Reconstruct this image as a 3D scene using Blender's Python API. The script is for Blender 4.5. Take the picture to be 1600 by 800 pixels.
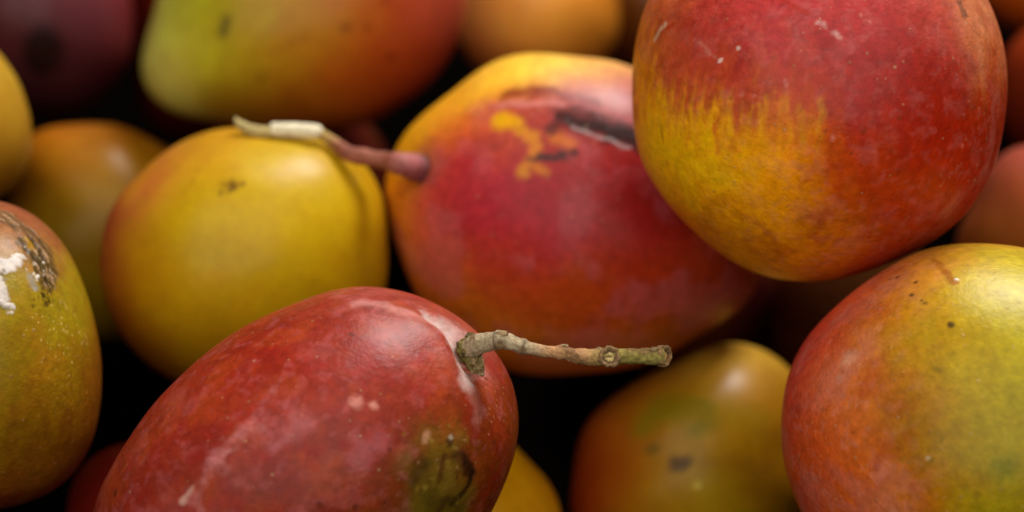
import bpy, math
import numpy as np

# ------------------------------------------------------------------ camera, light, exposure
scene = bpy.context.scene
for o in list(bpy.data.objects):
    bpy.data.objects.remove(o)
col = scene.collection

PITCH = 35.0
FPX = 1600 * 70 / 36.0          # focal length in photograph pixels (70 mm on 36 mm)
CAM = np.array([0.0, 0.0, 0.42])
cam_data = bpy.data.cameras.new('camera')
cam_data.lens = 70
cam_data.sensor_width = 36
cam_data.clip_start = 0.02
cam_data.clip_end = 50
cam_data.dof.use_dof = True
cam_data.dof.focus_distance = 0.462
cam_data.dof.aperture_fstop = 5.8
cam = bpy.data.objects.new('camera', cam_data)
col.objects.link(cam)
cam.location = CAM
cam.rotation_euler = (math.radians(90 - PITCH), 0, 0)
scene.camera = cam

world = bpy.data.worlds.new('World')
scene.world = world
world.use_nodes = True
bg = world.node_tree.nodes['Background']
bg.inputs[0].default_value = (0.80, 0.90, 1.0, 1)
bg.inputs[1].default_value = 0.006


def area(name, loc, target, sx, sy, power, colour):
    d = bpy.data.lights.new(name, 'AREA')
    d.shape = 'RECTANGLE'
    d.size, d.size_y = sx, sy
    d.energy = power
    d.color = colour
    o = bpy.data.objects.new(name, d)
    col.objects.link(o)
    o.location = loc
    v = np.array(target, float) - np.array(loc, float)
    import mathutils
    o.rotation_euler = mathutils.Vector(v).to_track_quat('-Z', 'Y').to_euler()
    return o


# the open sky side of the stall: one broad soft light high behind the heap, and a weaker one above the camera side
area('sky_opening_light', (0.46, 1.32, 1.22), (0.0, 0.45, 0.1), 0.60, 0.42, 28.0, (1.0, 0.96, 0.95))
area('overhead_light', (-0.05, -0.50, 1.40), (0.0, 0.40, 0.1), 2.3, 2.3, 33.0, (1.0, 0.97, 0.91))

scene.view_settings.view_transform = 'Standard'
scene.view_settings.look = 'None'
scene.view_settings.exposure = 0.0
scene.view_settings.gamma = 1.0

# ------------------------------------------------------------------ helpers: rays, noise, colour
p_ = math.radians(PITCH)
RIGHT = np.array([1.0, 0, 0])
FWD = np.array([0, math.cos(p_), -math.sin(p_)])
UP = np.array([0, math.sin(p_), math.cos(p_)])


def ray(u, v):
    return ((u - 800) / FPX) * RIGHT - ((v - 400) / FPX) * UP + FWD


def lin(c):
    c = np.asarray(c, float) / 255.0
    return np.where(c <= 0.04045, c / 12.92, ((c + 0.055) / 1.055) ** 2.4)


def _hash(ix, iy, iz, seed):
    h = (ix.astype(np.uint32) * np.uint32(374761393) + iy.astype(np.uint32) * np.uint32(668265263)
         + iz.astype(np.uint32) * np.uint32(2147483647 - 1013904223) + np.uint32((seed * 1442695041) & 0xffffffff))
    h = (h ^ (h >> np.uint32(13))) * np.uint32(1274126177)
    h = (h ^ (h >> np.uint32(16))) * np.uint32(2246822519)
    h = h ^ (h >> np.uint32(15))
    return h.astype(np.float64) / 4294967295.0 * 2 - 1


def noise(P, seed=0):
    """smooth value noise in [-1, 1]"""
    f = np.floor(P)
    t = P - f
    t = t * t * t * (t * (t * 6 - 15) + 10)
    i = f.astype(np.int64)
    out = 0
    for a in (0, 1):
        wa = t[:, 0] if a else 1 - t[:, 0]
        for b in (0, 1):
            wb = t[:, 1] if b else 1 - t[:, 1]
            for c in (0, 1):
                wc = t[:, 2] if c else 1 - t[:, 2]
                out = out + wa * wb * wc * _hash(i[:, 0] + a + 4096, i[:, 1] + b + 4096, i[:, 2] + c + 4096, seed)
    return out


def fbm(P, seed=0, octv=4, gain=0.5):
    a, s, tot = 1.0, 0, 0
    for k in range(octv):
        s = s + a * noise(P * 2.03 ** k + 17.3 * k, seed + 31 * k)
        tot += a
        a *= gain
    return s / tot * 1.6


def sstep(a, b, x):
    t = np.clip((x - a) / (b - a), 0, 1)
    return t * t * (3 - 2 * t)


HARM = 8


def basis(t):
    return np.stack([np.ones_like(t)] + [f(k * t) for k in range(1, HARM + 1) for f in (np.cos, np.sin)], -1)


_cube = {}


def cube_sphere(n):
    if n in _cube:
        return _cube[n]
    g = np.tan((np.linspace(-1, 1, n + 1)) * math.pi / 4)
    A, B = np.meshgrid(g, g, indexing='ij')
    one = np.ones_like(A)
    V, Fc = [], []
    for k, (x, y, z) in enumerate([(one, A, B), (-one, B, A), (B, one, A), (A, -one, B), (A, B, one), (B, A, -one)]):
        V.append(np.stack([x, y, z], -1).reshape(-1, 3))
        i, j = np.meshgrid(np.arange(n), np.arange(n), indexing='ij')
        q = (i * (n + 1) + j).ravel() + k * (n + 1) ** 2
        Fc.append(np.stack([q, q + n + 1, q + n + 2, q + 1], -1))
    V = np.concatenate(V)
    Fc = np.concatenate(Fc)
    key = np.round(V * 1e6).astype(np.int64)
    _, first, inv = np.unique(key, axis=0, return_index=True, return_inverse=True)
    inv = np.asarray(inv).ravel()
    V = V[first]
    Fc = inv[Fc]
    V /= np.linalg.norm(V, axis=1)[:, None]
    _cube[n] = (V, Fc)
    return V, Fc


def mesh_obj(name, V, Fc, mat, parent=None, rgba=None, smooth=True):
    me = bpy.data.meshes.new(name)
    if isinstance(Fc, np.ndarray):
        nf, k = Fc.shape
        me.vertices.add(len(V))
        me.vertices.foreach_set('co', np.asarray(V, np.float32).ravel())
        me.loops.add(nf * k)
        me.loops.foreach_set('vertex_index', Fc.astype(np.int32).ravel())
        me.polygons.add(nf)
        me.polygons.foreach_set('loop_start', np.arange(0, nf * k, k, dtype=np.int32))
        me.update(calc_edges=True)
    else:
        me.from_pydata([tuple(v) for v in V], [], [tuple(f) for f in Fc])
        me.update()
    me.polygons.foreach_set('use_smooth', np.full(len(me.polygons), smooth))
    if rgba is not None:
        at = me.color_attributes.new('skin', 'FLOAT_COLOR', 'POINT')
        at.data.foreach_set('color', np.asarray(rgba, np.float32).ravel())
    me.materials.append(mat)
    o = bpy.data.objects.new(name, me)
    col.objects.link(o)
    o.parent = parent
    return o


# ------------------------------------------------------------------ materials
def skin_material(name, lenticel=1.0, coat=0.14, grain=1.0, rough_add=0.0, spec=0.12, mott=0.20):
    m = bpy.data.materials.new(name)
    m.use_nodes = True
    nt = m.node_tree
    N, L = nt.nodes, nt.links
    b = N['Principled BSDF']
    at = N.new('ShaderNodeAttribute')
    at.attribute_name = 'skin'
    tc = N.new('ShaderNodeTexCoord')
    # fine mottling of the pigment
    n1 = N.new('ShaderNodeTexNoise')
    n1.inputs['Scale'].default_value = 420
    n1.inputs['Detail'].default_value = 5
    n1.inputs['Roughness'].default_value = 0.6
    L.new(tc.outputs['Object'], n1.inputs['Vector'])
    r1 = N.new('ShaderNodeMapRange')
    r1.inputs['From Min'].default_value = 0.25
    r1.inputs['From Max'].default_value = 0.75
    r1.inputs['To Min'].default_value = 1 - mott
    r1.inputs['To Max'].default_value = 1 + mott
    L.new(n1.outputs['Fac'], r1.inputs['Value'])
    mul = N.new('ShaderNodeVectorMath')
    mul.operation = 'SCALE'
    L.new(at.outputs['Color'], mul.inputs[0])
    L.new(r1.outputs['Result'], mul.inputs['Scale'])
    # lenticels: tiny corky dots, only some cells carry one
    vo = N.new('ShaderNodeTexVoronoi')
    vo.inputs['Scale'].default_value = 480
    L.new(tc.outputs['Object'], vo.inputs['Vector'])
    sep = N.new('ShaderNodeSeparateColor')
    L.new(vo.outputs['Color'], sep.inputs['Color'])
    keep = N.new('ShaderNodeMapRange')        # size of the dot from the cell's own random value
    keep.inputs['From Min'].default_value = 0.62
    keep.inputs['From Max'].default_value = 1.0
    keep.inputs['To Min'].default_value = 0.0
    keep.inputs['To Max'].default_value = 0.26
    L.new(sep.outputs['Red'], keep.inputs['Value'])
    dot = N.new('ShaderNodeMath')
    dot.operation = 'SUBTRACT'
    L.new(keep.outputs['Result'], dot.inputs[0])
    L.new(vo.outputs['Distance'], dot.inputs[1])
    dm = N.new('ShaderNodeMapRange')
    dm.inputs['From Min'].default_value = 0.0
    dm.inputs['From Max'].default_value = 0.09
    dm.inputs['To Max'].default_value = 0.38 * lenticel
    L.new(dot.outputs[0], dm.inputs['Value'])
    cr = N.new('ShaderNodeValToRGB')
    cr.color_ramp.elements[0].color = (0.30, 0.17, 0.06, 1)
    cr.color_ramp.elements[1].color = (0.55, 0.34, 0.17, 1)
    cr.color_ramp.elements[0].position = 0.25
    L.new(sep.outputs['Green'], cr.inputs['Fac'])
    mx = N.new('ShaderNodeMix')
    mx.data_type = 'RGBA'
    L.new(dm.outputs['Result'], mx.inputs['Factor'])
    L.new(mul.outputs[0], mx.inputs['A'])
    L.new(cr.outputs['Color'], mx.inputs['B'])
    L.new(mx.outputs['Result'], b.inputs['Base Color'])
    # waxy sheen, uneven
    n2 = N.new('ShaderNodeTexNoise')
    n2.inputs['Scale'].default_value = 130
    n2.inputs['Detail'].default_value = 6
    L.new(tc.outputs['Object'], n2.inputs['Vector'])
    r2 = N.new('ShaderNodeMapRange')
    r2.inputs['To Min'].default_value = -0.12 + rough_add
    r2.inputs['To Max'].default_value = 0.12 + rough_add
    L.new(n2.outputs['Fac'], r2.inputs['Value'])
    ad = N.new('ShaderNodeMath')
    ad.use_clamp = True
    L.new(at.outputs['Alpha'], ad.inputs[0])
    L.new(r2.outputs['Result'], ad.inputs[1])
    L.new(ad.outputs[0], b.inputs['Roughness'])
    b.inputs['Coat Weight'].default_value = coat
    b.inputs['Coat Roughness'].default_value = 0.30
    b.inputs['Specular IOR Level'].default_value = spec
    b.inputs['Subsurface Weight'].default_value = 0.06
    b.inputs['Subsurface Radius'].default_value = (1.0, 0.45, 0.12)
    b.inputs['Subsurface Scale'].default_value = 0.003
    # pores
    n3 = N.new('ShaderNodeTexNoise')
    n3.inputs['Scale'].default_value = 900
    n3.inputs['Detail'].default_value = 3
    L.new(tc.outputs['Object'], n3.inputs['Vector'])
    sm = N.new('ShaderNodeMath')
    sm.operation = 'MULTIPLY_ADD'
    L.new(dm.outputs['Result'], sm.inputs[0])
    sm.inputs[1].default_value = 0.9
    L.new(n3.outputs['Fac'], sm.inputs[2])
    bp = N.new('ShaderNodeBump')
    bp.inputs['Strength'].default_value = 0.35 * grain
    bp.inputs['Distance'].default_value = 0.0003
    L.new(sm.outputs[0], bp.inputs['Height'])
    L.new(bp.outputs['Normal'], b.inputs['Normal'])
    return m


def bark_material(name, rough=0.8, grain=1.0):
    m = bpy.data.materials.new(name)
    m.use_nodes = True
    nt = m.node_tree
    N, L = nt.nodes, nt.links
    b = N['Principled BSDF']
    at = N.new('ShaderNodeAttribute')
    at.attribute_name = 'skin'
    tc = N.new('ShaderNodeTexCoord')
    n1 = N.new('ShaderNodeTexNoise')
    n1.inputs['Scale'].default_value = 1300
    n1.inputs['Detail'].default_value = 6
    n1.inputs['Roughness'].default_value = 0.7
    L.new(tc.outputs['Object'], n1.inputs['Vector'])
    r1 = N.new('ShaderNodeMapRange')
    r1.inputs['From Min'].default_value = 0.3
    r1.inputs['From Max'].default_value = 0.7
    r1.inputs['To Min'].default_value = 0.55
    r1.inputs['To Max'].default_value = 1.4
    L.new(n1.outputs['Fac'], r1.inputs['Value'])
    mul = N.new('ShaderNodeVectorMath')
    mul.operation = 'SCALE'
    L.new(at.outputs['Color'], mul.inputs[0])
    L.new(r1.outputs['Result'], mul.inputs['Scale'])
    L.new(mul.outputs[0], b.inputs['Base Color'])
    b.inputs['Roughness'].default_value = rough
    b.inputs['Specular IOR Level'].default_value = 0.3
    bp = N.new('ShaderNodeBump')
    bp.inputs['Strength'].default_value = 0.8 * grain
    bp.inputs['Distance'].default_value = 0.0005
    L.new(n1.outputs['Fac'], bp.inputs['Height'])
    L.new(bp.outputs['Normal'], b.inputs['Normal'])
    return m


MAT_SKIN = skin_material('mango_skin', grain=1.7, mott=0.24)
MAT_SOFT = skin_material('mango_skin_plain', lenticel=0.08, coat=0.14, grain=0.5, mott=0.08, spec=0.12)
MAT_GAP_SHADE = skin_material('mango_skin_gap_shade', lenticel=0.2, coat=0.0, grain=0.3, rough_add=0.5, spec=0.0)  # sheenless skin copy for fruit in the gaps, stands in for their shade
MAT_BARK = bark_material('dry_stem_bark')
MAT_PEEL = bark_material('peeled_stem_wood', rough=0.6, grain=0.4)

# ------------------------------------------------------------------ the surface under the heap
def ground_material():
    m = bpy.data.materials.new('stall_board_gap_black')
    m.use_nodes = True
    N, L = m.node_tree.nodes, m.node_tree.links
    b = N['Principled BSDF']
    tc = N.new('ShaderNodeTexCoord')
    mp = N.new('ShaderNodeMapping')
    mp.inputs['Scale'].default_value = (4, 60, 60)
    L.new(tc.outputs['Object'], mp.inputs['Vector'])
    n = N.new('ShaderNodeTexNoise')
    n.inputs['Scale'].default_value = 3
    n.inputs['Detail'].default_value = 6
    L.new(mp.outputs['Vector'], n.inputs['Vector'])
    r = N.new('ShaderNodeValToRGB')
    r.color_ramp.elements[0].color = (0.0006, 0.0004, 0.0003, 1)  # near black: the shade of the gaps is put into the board colour
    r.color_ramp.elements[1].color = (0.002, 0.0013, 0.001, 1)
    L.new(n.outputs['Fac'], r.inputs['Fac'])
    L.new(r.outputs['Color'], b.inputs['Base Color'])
    b.inputs['Roughness'].default_value = 0.95
    b.inputs['Specular IOR Level'].default_value = 0.0
    return m


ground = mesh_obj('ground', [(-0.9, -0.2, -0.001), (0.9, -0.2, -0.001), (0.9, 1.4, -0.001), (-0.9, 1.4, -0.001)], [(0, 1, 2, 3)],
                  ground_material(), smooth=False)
ground['kind'] = 'structure'
ground['label'] = 'stall board lying under the heap of mangoes, coloured black for the gap shade'


# name: (depth, thickness, subdiv, outline px)
TABLE = {
 'A': (.475, .043, 180, [(147,800),(175,725),(210,670),(250,620),(300,570),(350,530),(400,503),(450,477),(515,457),(575,451),(630,455),(680,473),(720,498),(750,527),(780,560),(797,590),(808,625),(810,665),(802,720),(793,745),(767,800),(690,900),(560,985),(420,1020),(270,1005),(170,930),(138,860)]),
 'B': (.500, .045, 180, [(1015,0),(997,50),(990,100),(988,150),(992,210),(1005,250),(1025,295),(1060,340),(1100,380),(1140,408),(1200,434),(1250,443),(1300,440),(1350,426),(1400,408),(1450,380),(1500,347),(1532,300),(1557,250),(1570,190),(1575,130),(1567,70),(1555,20),(1545,0),(1500,-62),(1400,-115),(1280,-130),(1150,-108),(1065,-60)]),
 'C': (.480, .047, 180, [(1420,400),(1370,425),(1320,465),(1275,510),(1250,545),(1230,590),(1219,640),(1219,690),(1230,750),(1250,800),(1470,385),(1520,381),(1570,385),(1600,390),(1700,420),(1790,495),(1840,610),(1845,750),(1790,880),(1680,965),(1540,990),(1400,955),(1310,890)]),
 'D': (.570, .042, 120, [(850,84),(800,86),(750,109),(700,144),(650,194),(620,228),(603,270),(604,310),(616,360),(622,400),(638,440),(670,490),(725,545),(800,581),(875,587),(950,583),(1000,571),(1050,551),(1100,522),(1160,474),(1188,430),(1192,370),(1165,270),(1100,180),(990,108),(925,92)]),
 'E': (.560, .040, 120, [(160,440),(158,400),(167,348),(200,295),(250,245),(300,215),(370,199),(430,200),(500,212),(540,230),(575,262),(595,300),(605,350),(607,400),(602,450),(575,520),(510,580),(420,610),(330,612),(260,590),(220,560),(185,515),(167,480)]),
 'F': (.500, .040, 150, [(0,313),(40,326),(75,352),(100,385),(125,435),(140,480),(150,520),(157,560),(158,610),(152,660),(140,700),(110,742),(75,768),(30,786),(-20,795),(-110,785),(-200,720),(-240,620),(-245,500),(-205,390),(-120,325),(-50,308)]),
 'G': (.575, .036, 60, [(0,85),(30,130),(50,185),(52,215),(40,265),(0,307),(-110,350),(-250,345),(-350,265),(-355,150),(-265,65),(-115,42)]),
 'H': (.645, .034, 60, [(15,300),(25,240),(52,207),(85,197),(140,194),(200,201),(260,232),(300,290),(315,370),(290,460),(220,520),(140,530),(60,490),(15,400)]),
 'I': (.700, .040, 60, [(205,0),(207,40),(200,90),(180,130),(150,162),(100,185),(20,180),(-60,130),(-100,40),(-80,-60),(0,-125),(80,-135),(165,-80)]),
 'J': (.650, .042, 90, [(243,0),(230,55),(220,100),(227,135),(250,160),(300,184),(380,198),(460,205),(525,202),(600,180),(655,145),(705,85),(728,10),(715,-70),(650,-130),(520,-165),(400,-150),(300,-85)]),
 'Q': (.735, .034, 50, [(204,0),(203,80),(212,150),(240,203),(290,226),(350,228),(430,180),(455,70),(400,-40),(300,-85),(230,-60)]),
 'K': (.730, .036, 60, [(712,20),(725,80),(770,120),(840,132),(910,115),(955,80),(968,20),(950,-50),(880,-110),(800,-110),(735,-50)]),
 'S': (.790, .036, 50, [(905,20),(930,90),(990,130),(1060,135),(1130,90),(1155,10),(1120,-70),(1040,-110),(960,-80)]),
 'L': (.580, .040, 80, [(890,780),(900,700),(915,660),(960,618),(1010,585),(1060,558),(1100,541),(1140,533),(1180,540),(1235,575),(1262,650),(1268,740),(1240,830),(1180,895),(1080,920),(970,900),(905,850)]),
 'M': (.560, .034, 60, [(800,690),(840,730),(870,772),(881,810),(885,890),(850,980),(760,1030),(650,1010),(570,930),(560,810),(600,710),(690,650),(760,660)]),
 'N': (.610, .036, 60, [(1590,228),(1555,250),(1525,300),(1500,350),(1490,420),(1520,510),(1600,570),(1710,570),(1800,500),(1830,400),(1800,300),(1720,240),(1650,224)]),
 'O': (.690, .036, 50, [(1560,120),(1580,70),(1640,25),(1740,15),(1830,70),(1860,170),(1820,270),(1730,310),(1630,280),(1570,200)]),
 'T': (.770, .036, 50, [(1500,-60),(1535,10),(1590,48),(1660,45),(1740,0),(1780,-90),(1740,-180),(1640,-220),(1540,-180)]),
 'P': (.625, .034, 50, [(1205,500),(1220,440),(1270,390),(1350,370),(1450,400),(1500,480),(1490,580),(1430,660),(1340,680),(1250,640),(1212,570)]),
 'R': (.560, .033, 50, [(105,800),(125,735),(170,700),(240,690),(330,720),(390,800),(380,900),(310,970),(210,970),(130,900)]),
}


# ------------------------------------------------------------------ a mango body
class Mango:
    def __init__(self, depth, thick, n, outline=None, seed=0, world_centre=None, radii=None, yaw=0.0):
        self.n, self.seed, self.c = n, seed, thick
        if outline is not None:
            a = np.array(outline, float)
            cu, cv = (a.min(0) + a.max(0)) / 2
            self.C = CAM + ray(cu, cv) * depth
            z = CAM - self.C
            D = np.linalg.norm(z)
            z /= D
            ex = np.cross(UP, z)
            ex /= np.linalg.norm(ex)
            self.B = np.array([ex, np.cross(z, ex), z])
            q = []
            for u, v in a:
                r = ray(u, v)
                t = np.dot(self.C - CAM, z) / np.dot(r, z)
                q.append(self.B @ (CAM + r * t - self.C))
            q = np.array(q)
            th, rho = np.arctan2(q[:, 1], q[:, 0]), np.hypot(q[:, 0], q[:, 1])
            A = basis(th)
            reg = np.diag([0] + [k ** 4 for k in range(1, HARM + 1) for _ in (0, 1)]) * 1.6e-5
            self.co = np.linalg.solve(A.T @ A + reg, A.T @ rho) * math.sqrt(1 - (rho.mean() / D) ** 2)
        else:
            self.C = np.array(world_centre, float)
            self.B = np.array([[math.cos(yaw), math.sin(yaw), 0], [-math.sin(yaw), math.cos(yaw), 0], [0, 0, 1.0]])
            t = np.linspace(-math.pi, math.pi, 90, endpoint=False)
            rx, ry = radii
            rho = rx * ry / np.sqrt((ry * np.cos(t)) ** 2 + (rx * np.sin(t)) ** 2) * (1 + 0.06 * np.cos(t))
            self.co = np.linalg.lstsq(basis(t), rho, rcond=None)[0]
        self.low = self.co.copy()
        self.low[5:] = 0
        self.low[1:3] = 0
        V, self.F = cube_sphere(n)
        th = np.arctan2(V[:, 1], V[:, 0])
        s = np.sqrt(np.clip(1 - V[:, 2] ** 2, 0, 1))
        w = sstep(0.15, 0.95, s)
        rho = (basis(th) @ self.co) * w + (basis(th) @ self.low) * (1 - w)
        loc = np.stack([rho * s * np.cos(th), rho * s * np.sin(th), thick * V[:, 2]], -1)
        nl = np.stack([loc[:, 0] / rho ** 2, loc[:, 1] / rho ** 2, loc[:, 2] / thick ** 2], -1)
        nl /= np.linalg.norm(nl, axis=1)[:, None]
        self.P = loc @ self.B            # world axes, origin at the centre
        self.Nn = nl @ self.B
        # slight unevenness of a grown fruit, kept off the rim so that the outline holds
        lump = fbm(self.P * 34, seed + 5, 2) * 0.0005 + noise(self.P * 90, seed + 6) * 0.00010
        self.P = self.P + self.Nn * lump[:, None]
        self.base = self.P.copy()
        self.coarse = self.base[np.random.default_rng(seed).permutation(len(self.base))[:24000]] if n > 70 else self.base
        self.rgb = None
        self.rough = np.full(len(self.P), 0.40)

    def anchor(self, u, v):
        """the point of the front surface seen at (u, v) (or the nearest point of the body to that ray)"""
        r = ray(u, v)
        r = r / np.linalg.norm(r)
        o = self.C - CAM
        Q = self.coarse + o
        t = Q @ r
        d2 = (Q * Q).sum(1) - t * t
        near = d2 < (0.0018 ** 2 if self.n > 100 else 0.004 ** 2)
        if near.any():
            idx = np.where(near)[0]
            k = idx[np.argmin(t[idx] + 3 * np.sqrt(np.maximum(d2[idx], 0)))]
        else:
            k = np.argmin(d2)
        return r * t[k] - o if near.any() else self.coarse[k]

    def px(self, n=1.0):
        return n * np.linalg.norm(self.C - CAM) / FPX

    def warp(self, amp_px, freq, seed, sub=None):
        a = self.px(amp_px)
        X = self.base if sub is None else self.base[sub]
        P = X * freq
        return X + a * np.stack([fbm(P, seed + k * 7, 3) for k in range(3)], -1)

    def field(self, pts, sigma=60, warp=14, freq=110, streak=None):
        """pigment: colours known at points of the skin, blended over the surface"""
        W = self.warp(warp, freq, self.seed + 100)
        if streak is not None:
            # pigment drawn out into flames along one direction of the skin
            (u0, v0), (u1, v1), amp, fr = streak
            d = self.anchor(u1, v1) - self.anchor(u0, v0)
            d /= np.linalg.norm(d)
            S = self.base - (self.base @ d)[:, None] * d * 0.86
            W = W + (fbm(S * fr, self.seed + 222, 3) * self.px(amp))[:, None] * d
        acc = np.zeros((len(W), 3))
        tot = np.zeros(len(W))
        s = self.px(sigma)
        for (u, v), c in pts:
            a = self.anchor(u, v)
            d2 = ((W - a) ** 2).sum(1)
            w = np.exp(-d2 / (2 * s * s)) + 1e-4 / (1 + d2 / (s * s)) ** 2
            acc += w[:, None] * lin(c)
            tot += w
        self.rgb = acc / tot[:, None]

    def dist(self, pts, warp=3, freq=500, seed=0, reach=60):
        """distance in pixels from a line of points, for the part of the skin near it only"""
        A = [self.anchor(*q) for q in pts]

        def seg(W):
            d = np.linalg.norm(W - A[0], axis=1)
            for a, b in zip(A[:-1], A[1:]):
                ab = b - a
                t = np.clip(((W - a) @ ab) / max(ab @ ab, 1e-12), 0, 1)
                d = np.minimum(d, np.linalg.norm(W - a - t[:, None] * ab, axis=1))
            return d / self.px()
        sub = np.where(seg(self.base) < reach + 3 * warp)[0]
        return sub, seg(self.warp(warp, freq, self.seed + seed, sub) if warp else self.base[sub])

    def mark(self, pts, r, c, alpha=1.0, soft=0.5, warp=3, freq=500, seed=0, speck=0.0, rough=None, push=0.0):
        """a stain, scar or bloom: within r pixels of a line of points, with a ragged rim"""
        if not isinstance(pts, list):
            pts = [pts]
        k, d = self.dist(pts, warp, freq, seed, r * (1 + soft))
        m = (1 - sstep(r * (1 - soft), r * (1 + soft * 0.6), d)) * alpha
        if speck:
            m = m * np.clip(0.5 + speck * fbm(self.base[k] * 900, self.seed + seed + 3, 3) + 0.25, 0, 1)
        self.rgb[k] = self.rgb[k] * (1 - m[:, None]) + lin(c) * m[:, None]
        if rough is not None:
            self.rough[k] = self.rough[k] * (1 - m) + rough * m
        if push:
            self.P[k] = self.P[k] + self.Nn[k] * (push * m)[:, None]
        full = np.zeros(len(self.base))
        full[k] = m
        return full

    def groove(self, pts, r, depth, warp=0):
        """a crease that fades out towards its ends"""
        if len(pts) == 1:
            k, d = self.dist(pts, warp, reach=r * 3)
            f = np.exp(-(d / r) ** 2)
        else:
            k, d = self.dist(pts, warp, reach=r * 3)
            A = np.array([self.anchor(*q) for q in pts])
            s = np.concatenate([[0], np.cumsum(np.linalg.norm(np.diff(A, axis=0), axis=1))])
            s /= s[-1]
            fine = np.stack([np.interp(np.linspace(0, 1, 60), s, A[:, c]) for c in range(3)], -1)
            X = self.base[k]
            best = np.full(len(k), 9.0)
            par = np.zeros(len(k))
            for i, q in enumerate(fine):
                dd = ((X - q) ** 2).sum(1)
                w = dd < best
                best[w] = dd[w]
                par[w] = i / 59
            f = np.exp(-(d / r) ** 2) * np.sin(math.pi * np.clip(par, 0, 1)) ** 1.2
        self.P[k] = self.P[k] - self.Nn[k] * (depth * f)[:, None]

    def mottle(self, amt=0.10, freq=240, seed=0):
        f = fbm(self.base * freq, self.seed + 40 + seed, 4)
        g = fbm(self.base * freq * 0.35, self.seed + 60 + seed, 3)
        self.rgb = self.rgb * (1 + amt * f[:, None] * np.array([0.7, 1.2, 0.9]) + amt * 0.8 * g[:, None] * np.array([0.4, 1.1, 0.6]))

    def bloom(self, c=(196, 120, 112), alpha=0.3, freq=95, lo=0.05, hi=0.75, seed=0, only=None):
        f = fbm(self.warp(8, 300, self.seed + 70 + seed) * freq, self.seed + 80 + seed, 4)
        m = sstep(lo, hi, f) * alpha
        if only is not None:
            m = m * only
        self.rgb = self.rgb * (1 - m[:, None]) + lin(c) * m[:, None]
        self.rough = self.rough + 0.12 * m

    def freckles(self, count, c, rmin, rmax, alpha=0.7, seed=0, near=None):
        g = np.random.default_rng(self.seed + 500 + seed)
        nf = len(self.base)
        for _ in range(count):
            if near is not None:
                u, v, sp = near
                a = self.anchor(g.normal(u, sp), g.normal(v, sp))
            else:
                a = self.base[g.integers(nf)]
            r = self.px(g.uniform(rmin, rmax))
            d2 = ((self.base - a) ** 2).sum(1)
            k = d2 < (3 * r) ** 2
            d = np.sqrt(d2[k]) * (1 + 0.35 * noise(self.base[k] * 1500, self.seed))
            m = (1 - sstep(0.4 * r, 1.3 * r, d)) * alpha * g.uniform(0.4, 1)
            self.rgb[k] = self.rgb[k] * (1 - m[:, None]) + lin(c) * m[:, None]

    def build(self, name, parent=None, mat=None):
        rgba = np.concatenate([np.clip(self.rgb, 0.002, 0.9), np.clip(self.rough, 0.05, 1)[:, None]], 1)
        o = mesh_obj(name, self.P, self.F, mat or MAT_SKIN, parent, rgba)
        if parent is None:
            o.location = self.C
        return o


GROUP = 'mangoes heaped in the pile'


def tag(o, label, cat='mango', group=GROUP):
    o['label'] = label
    o['category'] = cat
    if group:
        o['group'] = group
    return o


def root_empty(m, label):
    e = bpy.data.objects.new('mango', None)
    col.objects.link(e)
    e.empty_display_size = 0.01
    e.location = m.C
    return tag(e, label)


def new(k, seed):
    d, c, n, pts = TABLE[k]
    return Mango(d, c, n, pts, seed)


def tube(path, radii, sides, wob, seed, knots=()):
    """a crooked twig: smooth path through points, radius along it, knots swell it; returns verts, faces, arc parameter"""
    path = np.array(path, float)
    m = len(path)
    n = 26 * (m - 1)
    ts = np.linspace(0, m - 1, n)
    def cr(arr, t):
        i = np.clip(t.astype(int), 0, m - 2)
        f = (t - i)
        g = lambda k: arr[np.clip(i + k, 0, m - 1)]
        if arr.ndim > 1:
            f = f[:, None]
        return 0.5 * (2 * g(0) + (g(1) - g(-1)) * f + (2 * g(-1) - 5 * g(0) + 4 * g(1) - g(2)) * f ** 2 + (3 * g(0) - g(-1) - 3 * g(1) + g(2)) * f ** 3)
    C = cr(path, ts)
    R = np.maximum(cr(np.array(radii, float), ts), 1e-5)
    for (t0, w, h) in knots:
        R = R * (1 + h * np.exp(-((ts - t0) / w) ** 2))
    T = np.gradient(C, axis=0)
    T /= np.linalg.norm(T, axis=1)[:, None]
    a = np.cross(T, FWD)
    a /= np.linalg.norm(a, axis=1)[:, None]
    b = np.cross(T, a)
    ang = np.linspace(0, 2 * math.pi, sides, endpoint=False)
    V = C[:, None, :] + R[:, None, None] * (np.cos(ang)[None, :, None] * a[:, None, :] + np.sin(ang)[None, :, None] * b[:, None, :])
    Nr = (V - C[:, None, :]) / R[:, None, None]
    V = V.reshape(-1, 3)
    Nr = Nr.reshape(-1, 3)
    # bark: long ridges plus small lumps
    arc = np.repeat(np.linspace(0, 1, n), sides)
    Rr = np.repeat(R, sides)
    angr = np.tile(ang, n)
    ridge = noise(np.stack([np.cos(angr) * 3, np.sin(angr) * 3, arc * 9], -1), seed)
    V = V + Nr * (Rr * wob * (0.6 * fbm(V * 900, seed, 3) + 0.45 * ridge))[:, None]
    faces = []
    for i in range(n - 1):
        for j in range(sides):
            k = (j + 1) % sides
            faces.append((i * sides + j, i * sides + k, (i + 1) * sides + k, (i + 1) * sides + j))
    faces.append(tuple(range(sides - 1, -1, -1)))
    faces.append(tuple((n - 1) * sides + j for j in range(sides)))
    tt = np.repeat(ts, sides)
    return V, faces, tt, C


def at(u, v, d):
    return CAM + ray(u, v) * d


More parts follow.
